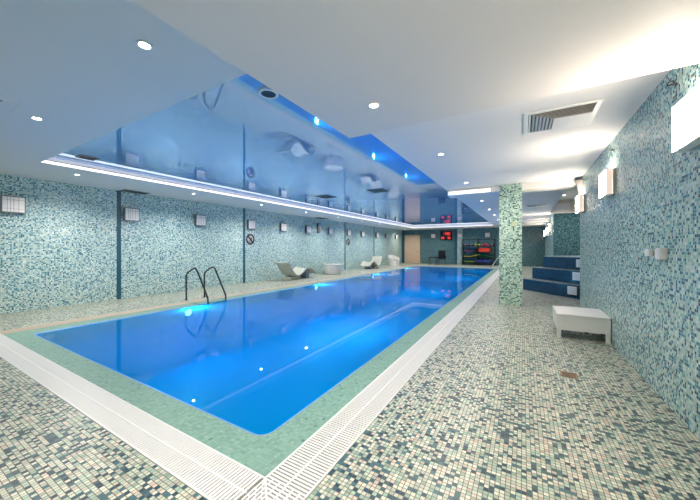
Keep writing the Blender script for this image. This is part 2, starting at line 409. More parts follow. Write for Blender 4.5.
# ------------------------------------------------------------------ white overflow grating
def slats_y(mb, x0, x1, y0, y1, p=.0235, w=.0135, z0=-.022, z1=.002):
    y = y0+p/2
    while y < y1:
        mb.box(x0, x1, y-w/2, min(y+w/2, y1), z0, z1); y += p
def slats_x(mb, x0, x1, y0, y1, p=.0235, w=.0165, z0=-.022, z1=.002):
    x = x0+p/2
    while x < x1:
        mb.box(x-w/2, min(x+w/2, x1), y0, y1, z0, z1); x += p
ZT = .003
def grate_y(name, x0, x1, y0, y1, label, mt='grate'):
    t = thing(name, label, 'drain grating', (x0, y0, 0), 0, 'drain gratings round the pool')
    W, Ln = x1-x0, y1-y0
    a = MB(); slats_y(a, .014, W-.014, 0, Ln); a.build('slats', mt, t)
    b2 = MB(); b2.box(0, .014, 0, Ln, -.03, ZT).box(W-.014, W, 0, Ln, -.03, ZT).box(W/2-.007, W/2+.007, 0, Ln, -.03, ZT); b2.build('rails', mt, t)
    return t
def grate_x(name, x0, x1, y0, y1, label):
    t = thing(name, label, 'drain grating', (x0, y0, 0), 0, 'drain gratings round the pool')
    W, Ln = x1-x0, y1-y0
    a = MB(); slats_x(a, 0, W, .014, Ln-.014); a.build('slats', 'grate', t)
    b2 = MB(); b2.box(0, W, 0, .014, -.03, ZT).box(0, W, Ln-.014, Ln, -.03, ZT).box(0, W, Ln/2-.007, Ln/2+.007, -.03, ZT); b2.build('rails', 'grate', t)
    return t
grate_y('drain_grate', RX1+.002, GX1-.002, RY0+.002, GY1-.002, 'long white slatted drain grating on the right edge of the pool')
grate_x('drain_grate', GX0+.002, RX1-.002, GY0+.002, RY0-.002, 'white slatted drain grating along the near edge of the pool')
grate_y('drain_grate', GX0+.002, RX0-.002, RY0+.002, GY1-.002, 'sandy slatted drain grating along the left edge of the pool', 'grate_sand')
grate_x('drain_grate', RX0+.002, RX1-.002, RY1+.002, GY1-.002, 'white slatted drain grating across the far end of the pool')
# corner piece: mitred, slots running both ways
t = thing('drain_grate_corner', 'white perforated corner plate where the two near gratings meet', 'drain grating', (RX1+.002, GY0+.002, 0), 0, 'drain gratings round the pool')
S, Lc = GX1-RX1-.004, RY0-GY0-.004
a = MB(); p = .0225
k = 0; x = p/2
while x < S:                       # half below the mitre: bars along Y
    top = Lc*(1-x/S)
    a.box(x-.0065, x+.0065, 0, max(.01, top), -.02, .0025)
    y = (.5 if k % 2 else 0)*.05+.02
    while y < top-.01: a.box(x+.0065, x+p-.0065, y, y+.012, -.02, .0025); y += .05
    x += p; k += 1
k = 0; y = p/2
while y < Lc:                      # half above the mitre: bars along X
    left = S*(1-y/Lc)
    a.box(min(S-.01, left), S, y-.0065, y+.0065, -.02, .0025)
    x = left+.015+(.025 if k % 2 else 0)
    while x < S-.012: a.box(x, x+.012, y+.0065, y+p-.0065, -.02, .0025); x += .05
    y += p; k += 1
a.build('bars', 'grate', t)
b2 = MB(); b2.box(0, S, 0, .012, -.03, ZT).box(S-.012, S, 0, Lc, -.03, ZT)
n2 = math.hypot(S, Lc); ux, uy = S/n2, -Lc/n2; px_, py_ = -uy*.007, ux*.007
b2.prism([(0-px_, Lc-py_), (S-px_, 0-py_), (S+px_, 0+py_), (0+px_, Lc+py_)], -.03, ZT+.001); b2.build('rails', 'grate', t)

# ------------------------------------------------------------------ left wall sconces (unlit boxes)
sc_ys = [1.78, 3.92, 5.89, 7.99, 9.76, 11.51, 13.43, 15.42, 17.2, 19.45, 21.2, 23.17]
sc_lab = ['unlit square wall lamp nearest the viewer on the left wall', 'unlit square wall lamp just right of the nearest dark wall strip',
 'unlit square wall lamp above the pool ladder', 'unlit square wall lamp straight above the nearer round sign',
 'unlit square wall lamp above the head of the nearer wave lounger', 'unlit square wall lamp just left of the pinkish projecting panel',
 'unlit square wall lamp just right of the pinkish projecting panel', 'unlit square wall lamp straight above the farther round sign',
 'unlit square wall lamp above the foot of the farther lounger', 'unlit square wall lamp just past the farthest dark wall strip',
 'unlit square wall lamp above the white tub armchair', 'unlit square wall lamp at the far end of the left wall']
def box_sconce(label, group):
    t = thing('wall_sconce', label, 'wall lamp', (0, 0, 0), 0, group)
    MB().box(0, .025, -.16, .16, -.16, .16).build('back_plate', 'dark_steel', t)
    f = MB(); f.box(.02, .11, -.175, -.155, -.175, .175).box(.02, .11, .155, .175, -.175, .175).box(.02, .11, -.155, .155, -.175, -.155).box(.02, .11, -.155, .155, .155, .175)
    f.build('frame', 'grey_metal', t, bevel=.003)
    g = MB(); g.box(.025, .118, -.154, .154, -.154, .154).mat(1)
    for y in (-.09, -.045, 0, .07): g.box(.118, .1195, y-.003, y+.003, -.15, .15)
    for z in (-.09, .09): g.box(.118, .1195, -.15, .15, z-.003, z+.003)
    g.build('glass_panel', ['glass_off', 'glass_line'], t)
    return t
s0 = box_sconce(sc_lab[0], 'unlit wall lamps on the left wall'); s0.location = (XL, sc_ys[0], 2.235)
for y, lb in list(zip(sc_ys, sc_lab))[1:]: dup(s0, (XL, y, 2.235), 0, lb)
for x, lb in ((-6.4, 'unlit square wall lamp left of the red digital clock'), (-4.3, 'unlit square wall lamp on the pilaster right of the clock'), (-2.32, 'unlit square wall lamp above the equipment rack')):
    o = dup(s0, (x, YF-(.16 if x == -4.3 else 0), 2.30), -PI/2, lb, 'unlit wall lamps on the far wall')

# right wall sconces (lit)
def lit_sconce(label, group):
    t = thing('lit_sconce', label, 'wall lamp', (0, 0, 0), 0, group)
    MB().box(-.036, 0, -.2, .2, -.17, .17).build('back_plate', 'uplight', t)
    MB().box(-.112, -.037, -.195, .195, -.165, .165).build('lamp_shade', 'sconce', t, bevel=.01)
    for y0, y1 in ((-.205, -.195), (.195, .205)): MB().box(-.108, -.037, y0, y1, -.17, .17).build('side_panel', 'sconce_side', t, bevel=.003)
    MB().box(-.106, -.037, -.195, .195, -.175, -.165).build('bottom_panel', 'plastic', t)
    return t
r0 = lit_sconce('lit square white wall lamp cut off by the right edge of the photo', 'lit wall lamps on the right wall'); r0.location = (XR, 2.93, 2.225)
dup(r0, (XR, 5.38, 2.235), 0, 'lit square white wall lamp midway along the right wall')
dup(r0, (XR, 7.62, 2.235), 0, 'lit square white wall lamp at the far end of the right wall')
dup(r0, (XR, .72, 2.235), 0, 'lit square white wall lamp on the right wall beside the viewer')
dup(r0, (XR, -1.6, 2.235), 0, 'lit square white wall lamp on the right wall behind the viewer')
for y, lb in ((15.7, 'lit wall lamp beyond the steps, nearest of the far row'), (18.6, 'lit wall lamp beyond the steps, middle of the far row'), (22.2, 'lit wall lamp beyond the steps, last of the far row')):
    dup(r0, (XR+(y-14.65)*.0259, y, 2.235), -.026, lb, 'lit wall lamps beyond the steps')

# tapered up-light under the ceiling at the end of the right wall
t = thing('wall_uplight', 'tapered white up-light high at the end of the right wall', 'wall lamp', (XR, 7.86, 2.44))
v = MB(); n = 12; vs = []
for z, r in ((0, .035), (.06, .055), (.2, .085), (.33, .105)):
    for k in range(n+1):
        a2 = PI/2+PI*k/n; vs.append((r*math.cos(a2)*1.05, r*math.sin(a2), z))
fs = [(i*(n+1)+k, i*(n+1)+k+1, (i+1)*(n+1)+k+1, (i+1)*(n+1)+k) for i in range(3) for k in range(n)]
fs += [tuple(range(n, -1, -1)), tuple(3*(n+1)+k for k in range(n+1))]+[(i*(n+1)+n, i*(n+1), (i+1)*(n+1), (i+1)*(n+1)+n) for i in range(3)]
v.add(vs, fs, True).build('shade', 'uplight', t)
MB().box(-.11, 0, -.11, .11, .33, .345).build('top_rim', 'dark_steel', t)

# ------------------------------------------------------------------ round signs
def sign(loc, label):
    t = thing('no_diving_sign', label, 'sign', loc, 0, 'round signs on the left wall')
    MB().cyl(.205, 0, .008, axis='X', n=40).build('disc', 'sign_face', t)
    MB().ring(.15, .205, .008, .014, axis='X', n=40).build('ring', 'black', t)
    b = MB(); q = .125
    b.add([(.010, -q-.02, q-.02), (.010, -q+.02, q+.02), (.010, q+.02, -q+.02), (.010, q-.02, -q-.02), (.014, -q-.02, q-.02), (.014, -q+.02, q+.02), (.014, q+.02, -q+.02), (.014, q-.02, -q-.02)],
          [(0, 1, 2, 3), (7, 6, 5, 4), (0, 4, 5, 1), (1, 5, 6, 2), (2, 6, 7, 3), (3, 7, 4, 0)])
    b.build('slash', 'black', t)
    g = MB(); g.cyl(.028, .008, .012, (0, .055, .02), 'X', 16)
    g.add([(.012, -.09, .075), (.012, -.07, .095), (.012, .03, .035), (.012, .01, .005), (.008, -.09, .075), (.008, -.07, .095), (.008, .03, .035), (.008, .01, .005)], [(0, 3, 2, 1), (4, 5, 6, 7), (0, 1, 5, 4), (1, 2, 6, 5), (2, 3, 7, 6), (3, 0, 4, 7)])
    for z in (-.075, -.11): g.box(.008, .012, -.08, .06, z, z+.014)
    g.build('figure', 'black', t)
    return t
sign((XL, 7.99, 1.67), 'round black ringed sign on the left wall right of the second dark strip')
sign((XL, 15.42, 1.68), 'small round black ringed sign on the left wall above the white drum table')

# projecting pinkish panel and its bracket
t = thing('projecting_sign', 'narrow pinkish panel projecting from the left wall under the ceiling', 'sign', (XL, 12.33, 2.3))
MB().box(.05, .22, -.012, .012, -.2, .14).build('panel', 'red_tint', t, bevel=.003)
b = MB(); b.box(0, .05, -.02, .02, -.22, .3); b.tube([(.02, 0, .28), (.2, 0, .28)], .012); b.tube([(.18, 0, .28), (.18, 0, .14)], .006); b.build('bracket', 'dark_steel', t)

# ------------------------------------------------------------------ ceiling fittings
WARM = (1, .93, .85); COOLW = (1, .96, .93)
def downlight(label, group, lens, e, colr, tilt=0, spread=150):
    t = thing('downlight', label, 'downlight', (0, 0, 0), 0, group)
    MB().ring(.038, .052, -.008, 0, n=24).build('ring', 'frame_white', t)
    MB().cyl(.038, -.008, -.001, n=20).build('lens', lens, t)
    area('downlight_beam', (0, 0, -.03), (0, tilt, 0), .07, e, colr, math.radians(spread), t)
    return t
E_L, E_R = 32, 20
near0 = downlight('small downlight glowing in the near grey ceiling at far left of the photo', 'downlights in the near ceiling', 'lens', 14, WARM); near0.location = (-4.83, 1.13, ZC)
dup(near0, (-2.40, 1.12, ZC), 0, 'bright downlight in the near grey ceiling beside the white slab')
dup(near0, (-6.9, 1.13, ZC), 0, 'downlight in the near ceiling by the left wall')
lab = ['downlight below the near end of the lit strip, first along the left wall', 'second downlight along the left wall ceiling, above the ladder', 'third downlight along the left wall ceiling, past the second dark strip', 'fourth downlight along the left wall ceiling, left of the projecting panel', 'fifth downlight along the left wall ceiling, right of the projecting panel', 'sixth downlight along the left wall ceiling', 'seventh downlight along the left wall ceiling', 'eighth downlight along the left wall ceiling']
L0 = downlight(lab[0], 'downlights along the left wall', 'lens_cool', E_L, COOLW, 0, 146); L0.location = (-7.86, 2.42, ZC)
for i in range(1, 8): dup(L0, (-7.86, 2.42+2.47*i, ZC), 0, lab[i])
R0 = downlight('downlight in the right aisle ceiling nearest the vent grille', 'downlights over the right aisle', 'lens', E_R, WARM); R0.location = (-1.13, 4.81, ZC)
for y, lb in ((7.23, 'downlight in the right aisle ceiling just before the linear lamp'), (10.26, 'downlight in the aisle ceiling just past the linear lamp'), (12.74, 'downlight in the aisle ceiling second past the linear lamp'), (15.0, 'downlight in the aisle ceiling third past the linear lamp'), (17.5, 'downlight in the aisle ceiling fourth past the linear lamp'), (20.5, 'downlight in the aisle ceiling nearest the far wall')): dup(R0, (-1.13, y, ZC), 0, lb)
F0 = downlight('downlight in the far ceiling over the beech door', 'downlights before the far wall', 'lens', 22, WARM); F0.location = (-8.3, 23.1, ZC)
for x, lb in ((-6.1, 'downlight in the far ceiling left of the clock'), (-3.6, 'downlight in the far ceiling over the equipment rack'), (-1.0, 'downlight in the far ceiling nearest the right side')): dup(F0, (x, 23.1, ZC), 0, lb)
dup(R0, (-1.13, 2.35, ZS), 0, 'bright downlight set in the white slab near its corner')
dup(R0, (-1.13, -.1, ZS), 0, 'downlight in the white slab above the viewer')
A0 = downlight('small downlight in the alcove ceiling above the blue steps', 'downlights in the alcove', 'lens', 28, WARM); A0.location = (1.285, 13.2, 3.25)
dup(A0, (3.0, 13.2, 3.25), 0, 'added downlight to brighten the alcove, hidden behind the right wall')  # unseen extra fitting, added to brighten the alcove

# square supply grille
def supply_grille(loc, label, rz=0, s=.69):
    t = thing('ceiling_grille', label, 'ceiling vent', loc, rz, 'ceiling vents')
    h = s/2
    f = MB()
    f.box(-h, h, -h, -h+.045, -.014, 0).box(-h, h, h-.045, h, -.014, 0).box(-h, -h+.045, -h+.045, h-.045, -.014, 0).box(h-.045, h, -h+.045, h-.045, -.014, 0)
    f.build('frame', 'frame_white', t, bevel=.003)
    MB().box(-h+.045, h-.045, -h+.045, h-.045, -.004, 0).build('dark_throat', 'dark_grille', t)
    q = h-.045
    b = MB(); k = 0
    n = 7; pit = .036
    for i in range(n):               # blades bent round two sides of a flat core
        o = q-.004-i*pit
        def bl(p0, p1, w, ax):
            pass
        # back side blade (along X)
        b.add([(-o, o-.003, -.002), (q, o-.003, -.002), (q, o-.020, -.016), (-o, o-.020, -.016), (-o, o, -.002), (q, o, -.002), (q, o-.017, -.018), (-o, o-.017, -.018)],
              [(0, 1, 2, 3), (7, 6, 5, 4), (0, 4, 5, 1), (1, 5, 6, 2), (2, 6, 7, 3), (3, 7, 4, 0)])
        b.add([(-o+.017, o, -.002), (-o+.017, -q, -.002), (-o+.003, -q, -.016), (-o+.003, o, -.016), (-o+.014, o, -.002), (-o+.014, -q, -.002), (-o, -q, -.018), (-o, o, -.018)],
              [(0, 1, 2, 3), (7, 6, 5, 4), (0, 4, 5, 1), (1, 5, 6, 2), (2, 6, 7, 3), (3, 7, 4, 0)])
    b.build('blades', 'frame_white', t)
    MB().box(-q+.255, q, -q, q-.255, -.016, -.004).build('core_plate', 'frame_white', t)
    return t
supply_grille((.352, 4.17, ZC), 'square white louvred vent grille in the right aisle ceiling', PI/2)
supply_grille((.43, 12.4, ZC), 'dark vent grille in the aisle ceiling beyond the column', PI/2)
def slot_vent(loc, label, lx, ly, mat='dark_grille'):
    t = thing('slot_vent', label, 'ceiling vent', loc, 0, 'ceiling vents')
    f = MB(); f.box(-lx, lx, -ly, -ly+.02, -.012, 0).box(-lx, lx, ly-.02, ly, -.012, 0).box(-lx, -lx+.02, -ly+.02, ly-.02, -.012, 0).box(lx-.02, lx, -ly+.02, ly-.02, -.012, 0)
    f.build('frame', 'grey_metal', t)
    b = MB(); k = -ly+.04
    while k < ly-.02: b.box(-lx+.02, lx-.02, k-.004, k+.004, -.011, -.004); k += .03
    b.build('slats', 'grey_metal', t)
    MB().box(-lx+.02, lx-.02, -ly+.02, ly-.02, -.003, 0).build('dark_throat', mat, t)
slot_vent((-8.95, 3.95, ZC), 'dark slot vent in the ceiling just right of the nearest dark wall strip', .15, .3)
slot_vent((-8.85, 12.3, ZC), 'dark slot vent in the ceiling over the pinkish projecting panel', .2, .4)
slot_vent((-6.75, 2.22, ZR), 'dark vent in the blue glossy ceiling at the near end of the lit strip', .13, .13)
slot_vent((-5.40, 7.74, ZR), 'dark diamond-looking vent in the blue glossy ceiling, the left of two', .25, .25)
slot_vent((-3.55, 7.66, ZR), 'dark vent in the blue glossy ceiling, the right of two', .25, .25)
t = thing('ceiling_speaker', 'round black ceiling speaker with a pale ring in the blue glossy ceiling', 'speaker', (-2.29, 2.24, ZR))
MB().ring(.075, .105, -.02, 0, n=40).build('ring', 'frame_white', t)
s = MB(); s.lathe([(.078, -.002), (.076, -.016), (.03, -.012), (.004, -.012)], 32); s.build('mesh_cover', 'black', t)
t = thing('access_panel', 'flush square access panel in the near grey ceiling at the left edge', 'hatch', (-4.72, .72, ZC))
MB().box(-.2, .2, -.2, .2, -.006, 0).build('panel', 'plaster', t, bevel=.002)
f = MB(); f.box(-.225, -.207, -.225, .225, -.004, 0).box(.207, .225, -.225, .225, -.004, 0).box(-.207, .207, -.225, -.207, -.004, 0).box(-.207, .207, .207, .225, -.004, 0); f.build('frame', 'plaster', t)
for y in (-.05, .09): MB().cyl(.012, -.010, -.005, (.165, y, 0), n=12).build('latch', 'dark_steel', t)
# linear lamp on the beam
t = thing('linear_lamp', 'long white linear lamp fixed to the ceiling beam left of the column', 'lamp', (-1.17, 7.93, 2.735))
MB().box(-.5, .5, -.05, 0, -.045, .05).build('housing', 'frame_white', t, bevel=.004)
MB().box(-.485, .485, -.062, -.05, -.04, .045).build('diffuser', 'tube', t)

# ------------------------------------------------------------------ right wall bits
def hook(y, label):
    t = thing('wall_hook', label, 'hook', (XR, y, 2.67), 0, 'small hooks high on the right wall')
    MB().cyl(.018, -.008, 0, axis='X', n=16).build('plate', 'steel', t)
    b = MB(); b.tube([(-.008, 0, 0), (-.05, 0, .002), (-.058, -.02, .008), (-.055, -.05, .012), (-.045, -.075, .004), (-.03, -.06, -.006), (-.04, -.03, -.006)], .006, 8); b.build('hook_bar', 'dark_steel', t)
hook(3.40, 'small dark metal hook above the nearest lit wall lamp')
hook(5.27, 'small dark metal hook above the middle lit wall lamp')
hook(7.35, 'small dark metal hook beside the tapered up-light')
t = thing('wall_socket', 'larger white square wall box on the right wall above the stool', 'socket', (XR, 3.62, 1.295), 0, 'white boxes on the right wall')
MB().box(-.045, 0, -.055, .055, -.05, .05).build('housing', 'plastic', t, bevel=.006)
MB().box(-.052, -.045, -.048, .048, -.043, .043).build('lid', 'plastic', t, bevel=.003)
MB().cyl(.010, -.050, -.02, (0, .066, .0), 'X', 12).build('plug_button', 'black', t)
t = thing('wall_switch', 'smaller white wall box left of the larger box on the right wall', 'switch', (XR, 3.95, 1.30), 0, 'white boxes on the right wall')
MB().box(-.03, 0, -.05, .05, -.035, .035).build('housing', 'plastic', t, bevel=.005)
MB().box(-.038, -.03, -.03, .03, -.022, .022).build('rocker', 'frame_white', t, bevel=.003)

# floor drain
t = thing('floor_drain', 'small tarnished brass square floor drain in front of the stool', 'drain', (.42, 3.88, 0), -.05)
f = MB(); f.box(-.075, .075, -.075, -.06, 0, .004).box(-.075, .075, .06, .075, 0, .004).box(-.075, -.06, -.06, .06, 0, .004).box(.06, .075, -.06, .06, 0, .004); f.build('frame', 'brass', t)
b = MB()
for k in range(5): b.box(-.06, .06, -.05+k*.022, -.038+k*.022, 0, .003)
b.build('grid', 'brass', t)
MB().box(-.06, .06, -.06, .06, 0, .0012).build('dark_throat', 'dark_grille', t)

# white plastic stool by the right wall
t = thing('step_stool', 'low wide white plastic stool against the right wall', 'stool', (.748, 5.74, 0), 0)
hx, hy, ht = .318, .35, .37
MB().box(-hx, hx, -hy, hy, ht-.035, ht).build('top', 'plastic', t, bevel=.018, seg=3)
for nm, args in (('front', (-hx+.015, hx-.015, -hy+.012, -hy+.03)), ('back', (-hx+.015, hx-.015, hy-.03, hy-.012))):
    MB().box(*args, .125, ht-.03).build('side_panel', 'plastic', t, bevel=.006)
for x in (-1, 1):
    xa, xb = sorted((x*(hx-.012), x*(hx-.03)))
    MB().box(xa, xb, -hy+.03, hy-.03, .125, ht-.03).build('side_panel', 'plastic', t, bevel=.006)
    for y in (-1, 1):
        cx, cy = x*(hx-.035), y*(hy-.035)
        l = MB(); s1, s2 = .024, .030
        l.add([(cx-s1, cy-s1, 0), (cx+s1, cy-s1, 0), (cx+s1, cy+s1, 0), (cx-s1, cy+s1, 0), (cx-s2, cy-s2, ht-.04), (cx+s2, cy-s2, ht-.04), (cx+s2, cy+s2, ht-.04), (cx-s2, cy+s2, ht-.04)],
              [(0, 3, 2, 1), (4, 5, 6, 7), (0, 1, 5, 4), (1, 2, 6, 5), (2, 3, 7, 6), (3, 0, 4, 7)])
        l.build('leg', 'plastic', t, bevel=.004)
for x in (.02, .2): MB().box(x, x+.045, -hy+.004, -hy+.03, .11, .13).build('clip', 'dark_steel', t)

# ------------------------------------------------------------------ pool ladders
def smooth_path(pts, n=6):
    P = [Vector(p) for p in pts]; out = []
    for i in range(len(P)-1):
        p0, p1, p2, p3 = P[max(i-1, 0)], P[i], P[i+1], P[min(i+2, len(P)-1)]
        for k in range(n):
            u = k/n
            out.append(.5*((2*p1)+(p2-p0)*u+(2*p0-5*p1+4*p2-p3)*u*u+(3*p1-p0-3*p2+p3)*u**3))
    return out+[P[-1]]
def ladder(loc, rz, label, rail):
    t = thing('pool_ladder', label, 'ladder', loc, rz, 'pool ladders')
    for y in (-.26, .26):
        pts = smooth_path([(0, y, 0), (0, y, .32), (0, y, .60), (.06, y, .695), (.30, y, .82), (.40, y, .80), (.50, y, .67), (.80, y, .18), (.845, y, .05), (.85, y, -.2), (.85, y, -.6), (.85, y, -.95)])
        MB().tube(pts, .021, 12).build('handrail', rail, t)
        MB().cyl(.045, 0, .012, (0, y, 0), n=20).build('foot_flange', 'steel', t)
    for z in (-.02, -.30, -.58, -.86):
        MB().box(.80, .895, -.245, .245, z-.014, z+.014).build('tread', 'steel', t, bevel=.006)
ladder((-7.50, 4.73, 0), .04, 'steel pool ladder with two curved handrails at the left edge', 'dark_steel')
ladder((-.86, 20.2, 0), PI, 'far pool ladder, its steel handrail lightened like a highlight, showing left of the mosaic column', 'highlit_steel')

# underwater lamps
def pool_lamp(loc, rz, label, group):
    t = thing('pool_lamp', label, 'pool lamp', loc, rz, group)
    MB().ring(.08, .105, 0, .02, axis='X', n=32).build('ring', 'steel', t)
    s = MB(); s.lathe([(.08, .002), (.072, .016), (.04, .024), (.004, .027)], 28, axis='X'); s.build('lens', 'pool_lens', t)
    return t
EP = 74; PB = (.2, .62, 1.0)
p0 = pool_lamp((PX0, 4.04, -.15), 0, 'glowing underwater lamp on the left pool wall just left of the ladder', 'underwater pool lamps')
area('pool_beam', (.04, 0, 0), (0, -PI/2, 0), .22, EP, PB, PI, p0)
for y, lb in ((8.94, 'underwater lamp on the left pool wall below the nearer lounger'), (13.84, 'underwater lamp on the left pool wall below the white drum table'), (18.74, 'underwater lamp on the left pool wall near the tub armchair')): dup(p0, (PX0, y, -.15), 0, lb)
p1 = pool_lamp((PX1, 4.04, -1.05), PI, 'unseen underwater lamp added on the right pool wall, nearest the viewer', 'underwater pool lamps')  # unseen row added to even out the light in the water
area('pool_beam', (.04, 0, 0), (0, -PI/2, 0), .2, 52, PB, PI, p1)
for y, lb in ((8.94, 'unseen underwater lamp added on the right pool wall, second from the viewer'), (13.84, 'unseen underwater lamp added on the right pool wall, third from the viewer'), (18.74, 'unseen underwater lamp added on the right pool wall at its far end')): dup(p1, (PX1, y, -1.05), PI, lb)

# ------------------------------------------------------------------ loungers and seats on the left deck
def lounger(loc, rz, label):
    t = thing('wave_lounger', label, 'lounger', loc, rz, 'wave loungers on the left deck')
    prof = smooth_path([(-.93, 0, .74), (-.82, 0, .58), (-.66, 0, .36), (-.46, 0, .19), (-.24, 0, .15), (0, 0, .24), (.26, 0, .39), (.48, 0, .42), (.70, 0, .33), (.92, 0, .19)], 5)
    b = MB(); b.sweep_sheet([(p.x, p.z) for p in prof], .36, .035, lambda u: (.36, .06)); b.build('shell', 'fiber', t)
    f = MB(); f.prism([(-.62, -.22), (.02, -.22), (.02, .22), (-.62, .22)], 0, .115); f.build('plinth', 'fiber', t, bevel=.02)
    f = MB(); f.prism([(.40, -.2), (.62, -.2), (.62, .2), (.40, .2)], 0, .35); f.build('foot_support', 'grey_blue', t, bevel=.02)
    return t
lg = lounger((-8.46, 9.92, 0), PI/2, 'pale wave-shaped lounger nearer the viewer, head towards the ladder')
dup(lg, (-8.46, 17.3, 0), -PI/2, 'pale wave-shaped lounger farther off beside the tub armchair')
t = thing('drum_table', 'low round white drum table against the left wall between the loungers', 'table', (-8.45, 12.75, 0))
s = MB(); s.lathe([(.40, 0), (.43, .02), (.47, .25), (.50, .44), (.50, .46)], 40); s.build('body', 'plastic', t)
s = MB(); s.lathe([(.50, .46), (.515, .47), (.515, .49), (.50, .50), (.45, .505), (.44, .485), (.01, .485)], 40); s.build('top', 'fiber', t)
t = thing('tub_armchair', 'white barrel armchair against the left wall near the far end', 'armchair', (-8.42, 21.0, 0), -.55)
s = MB(); n = 26; vs = []; fs = []
a0, a1 = math.radians(48), math.radians(312)
for k in range(n+1):
    a = a0+(a1-a0)*k/n; bk = .5-.5*math.cos((a-a0)/(a1-a0)*2*PI); top = .56+.22*bk
    for r, z in ((.36, .0), (.40, .25), (.43, top-.02), (.41, top), (.35, top), (.33, top-.02), (.32, .25), (.32, .0)):
        vs.append((r*math.cos(a), r*math.sin(a), z))
for k in range(n):
    for i in range(8): fs.append((k*8+i, (k+1)*8+i, (k+1)*8+(i+1) % 8, k*8+(i+1) % 8))
fs += [tuple(range(8)), tuple(n*8+i for i in range(7, -1, -1))]
s.add(vs, fs, True).build('shell', 'plastic', t)
s = MB(); s.lathe([(.33, .0), (.335, .36)], 32); s.build('seat_base', 'plastic', t)
s = MB(); s.lathe([(.318, .361), (.325, .40), (.29, .435), (.01, .445)], 32); s.build('seat_cushion', 'fiber', t)

# ------------------------------------------------------------------ far end: clock, chair, table, rack
t = thing('digital_clock', 'black wall clock with red lit digits on the far wall', 'clock', (-5.38, YF, 2.32))
MB().box(-.46, .46, -.07, 0, -.37, .37).build('case', 'black_metal', t, bevel=.01)
SEG = {'0': 'abcdef', '1': 'bc', '2': 'abged', '3': 'abgcd', '4': 'fgbc', '5': 'afgcd', '6': 'afgedc', '7': 'abc', '8': 'abcdefg', '9': 'abfgcd'}
def digit(mb, ch, cx, cz, w, h, st):
    y0, y1 = -.076, -.071; a = w/2; c2 = h/2
    R = dict(a=(-a, a, c2-st, c2), d=(-a, a, -c2, -c2+st), g=(-a, a, -st/2, st/2), f=(-a, -a+st, 0, c2), b=(a-st, a, 0, c2), e=(-a, -a+st, -c2, 0), c=(a-st, a, -c2, 0))
    for s_ in SEG[ch]:
        x0, x1, z0, z1 = R[s_]; mb.box(cx+x0, cx+x1, y0, y1, cz+z0, cz+z1)
d = MB()
for ch, x in zip('1', (-.20,)): digit(d, ch, x, .15, .11, .22, .022)
digit(d, '1', -.085, .15, .11, .22, .022); digit(d, '9', .09, .15, .12, .22, .022); digit(d, '0', .25, .15, .12, .22, .022)
d.box(-.005, .02, -.076, -.071, .19, .215).box(-.005, .02, -.076, -.071, .085, .11)
d.build('time_digits', 'digit', t)
d = MB()
for ch, x in (('2', -.33), ('8', -.20), ('3', .16), ('0', .29)): digit(d, ch, x, -.2, .085, .17, .018)
d.build('lower_digits', 'digit', t)

t = thing('office_chair', 'black chair by the far wall under the digital clock', 'chair', (-5.45, 23.6, 0), .3)
b = MB(); b.box(-.26, .26, -.25, .25, .42, .50); b.build('seat', 'black', t, bevel=.03, seg=3)
b = MB(); b.box(-.27, .27, .22, .30, .50, 1.12); b.build('backrest', 'black', t, bevel=.035, seg=3)
for x in (-.28, .28):
    b = MB(); b.tube(smooth_path([(x, .22, .48), (x, .2, .66), (x, -.18, .68), (x, -.2, .48)], 4), .018, 8); b.build('armrest', 'black_metal', t)
for x in (-.22, .22):
    for y in (-.21, .21): MB().tube([(x, y, .43), (x*1.08, y*1.1, 0)], .015, 8).build('leg', 'steel', t)
t = thing('side_table', 'low black table just left of the black chair', 'table', (-6.12, 23.5, 0))
MB().box(-.30, .30, -.28, .28, .54, .60).build('tabletop', 'black', t, bevel=.006)
for x in (-.27, .27):
    for y in (-.25, .25): MB().box(x-.02, x+.02, y-.02, y+.02, 0, .56).build('leg', 'black_metal', t)

RX, RY, RW, RD = -2.93, 24.37, 1.14, .24
t = thing('equipment_rack', 'dark metal rack of pool toys against the far wall', 'shelf rack', (RX, RY, 0))
shz = [.22, .62, 1.02, 1.46]
for x in (-RW, 0, RW):
    for y in (-RD, RD): MB().box(x-.022, x+.022, y-.02, y+.02, 0, 2.0).build('post', 'black_metal', t)
for z in shz: MB().box(-RW+.022, RW-.022, -RD+.02, RD-.02, z-.03, z).build('shelf_board', 'black_metal', t)
b = MB(); b.box(-RW+.022, RW-.022, -RD-.01, -RD+.01, 1.93, 1.97); b.build('top_rail', 'black_metal', t)
def board(loc, m, label, w=.3, d2=.16, h=.05, rz=0):
    t = MB(); t.prism(rrect(-w, w, -d2, d2, .09), 0, h); o = t.build('kickboard', m, loc=loc, bevel=.008); o.rotation_euler = (0, 0, rz)
    return tag(o, label, 'kickboard', 'kickboards on the rack')
zz = shz[2]
for i, (m_, lb) in enumerate((('red', 'red foam kickboard at the bottom of the stack on the second shelf'), ('orange', 'orange foam kickboard, second from bottom of the red stack'), ('red', 'red foam kickboard, third from bottom of the red stack'), ('red', 'red foam kickboard on top of the stack on the second shelf'))):
    board((RX+.42, RY-.02, zz+.001+i*.071), m_, lb, .40, .17, .068, 0)
for i, lb in enumerate(('dark purple kickboard flat on the second shelf at left, lower one', 'dark purple kickboard on the second shelf at left, upper one')):
    board((RX-.66, RY-.02, zz+.001+i*.061), 'purple', lb, .36, .17, .058)
def dumbbell(loc, m, label):
    t = thing('foam_dumbbell', label, 'dumbbell', loc, 0, 'foam dumbbells on the rack')
    MB().cyl(.02, -.16, .16, (0, 0, .09), 'X', 12).build('bar', 'plastic', t)
    for x in (-.115, .115): MB().cyl(.09, x-.045, x+.045, (0, 0, .09), 'X', 24).build('float', m, t)
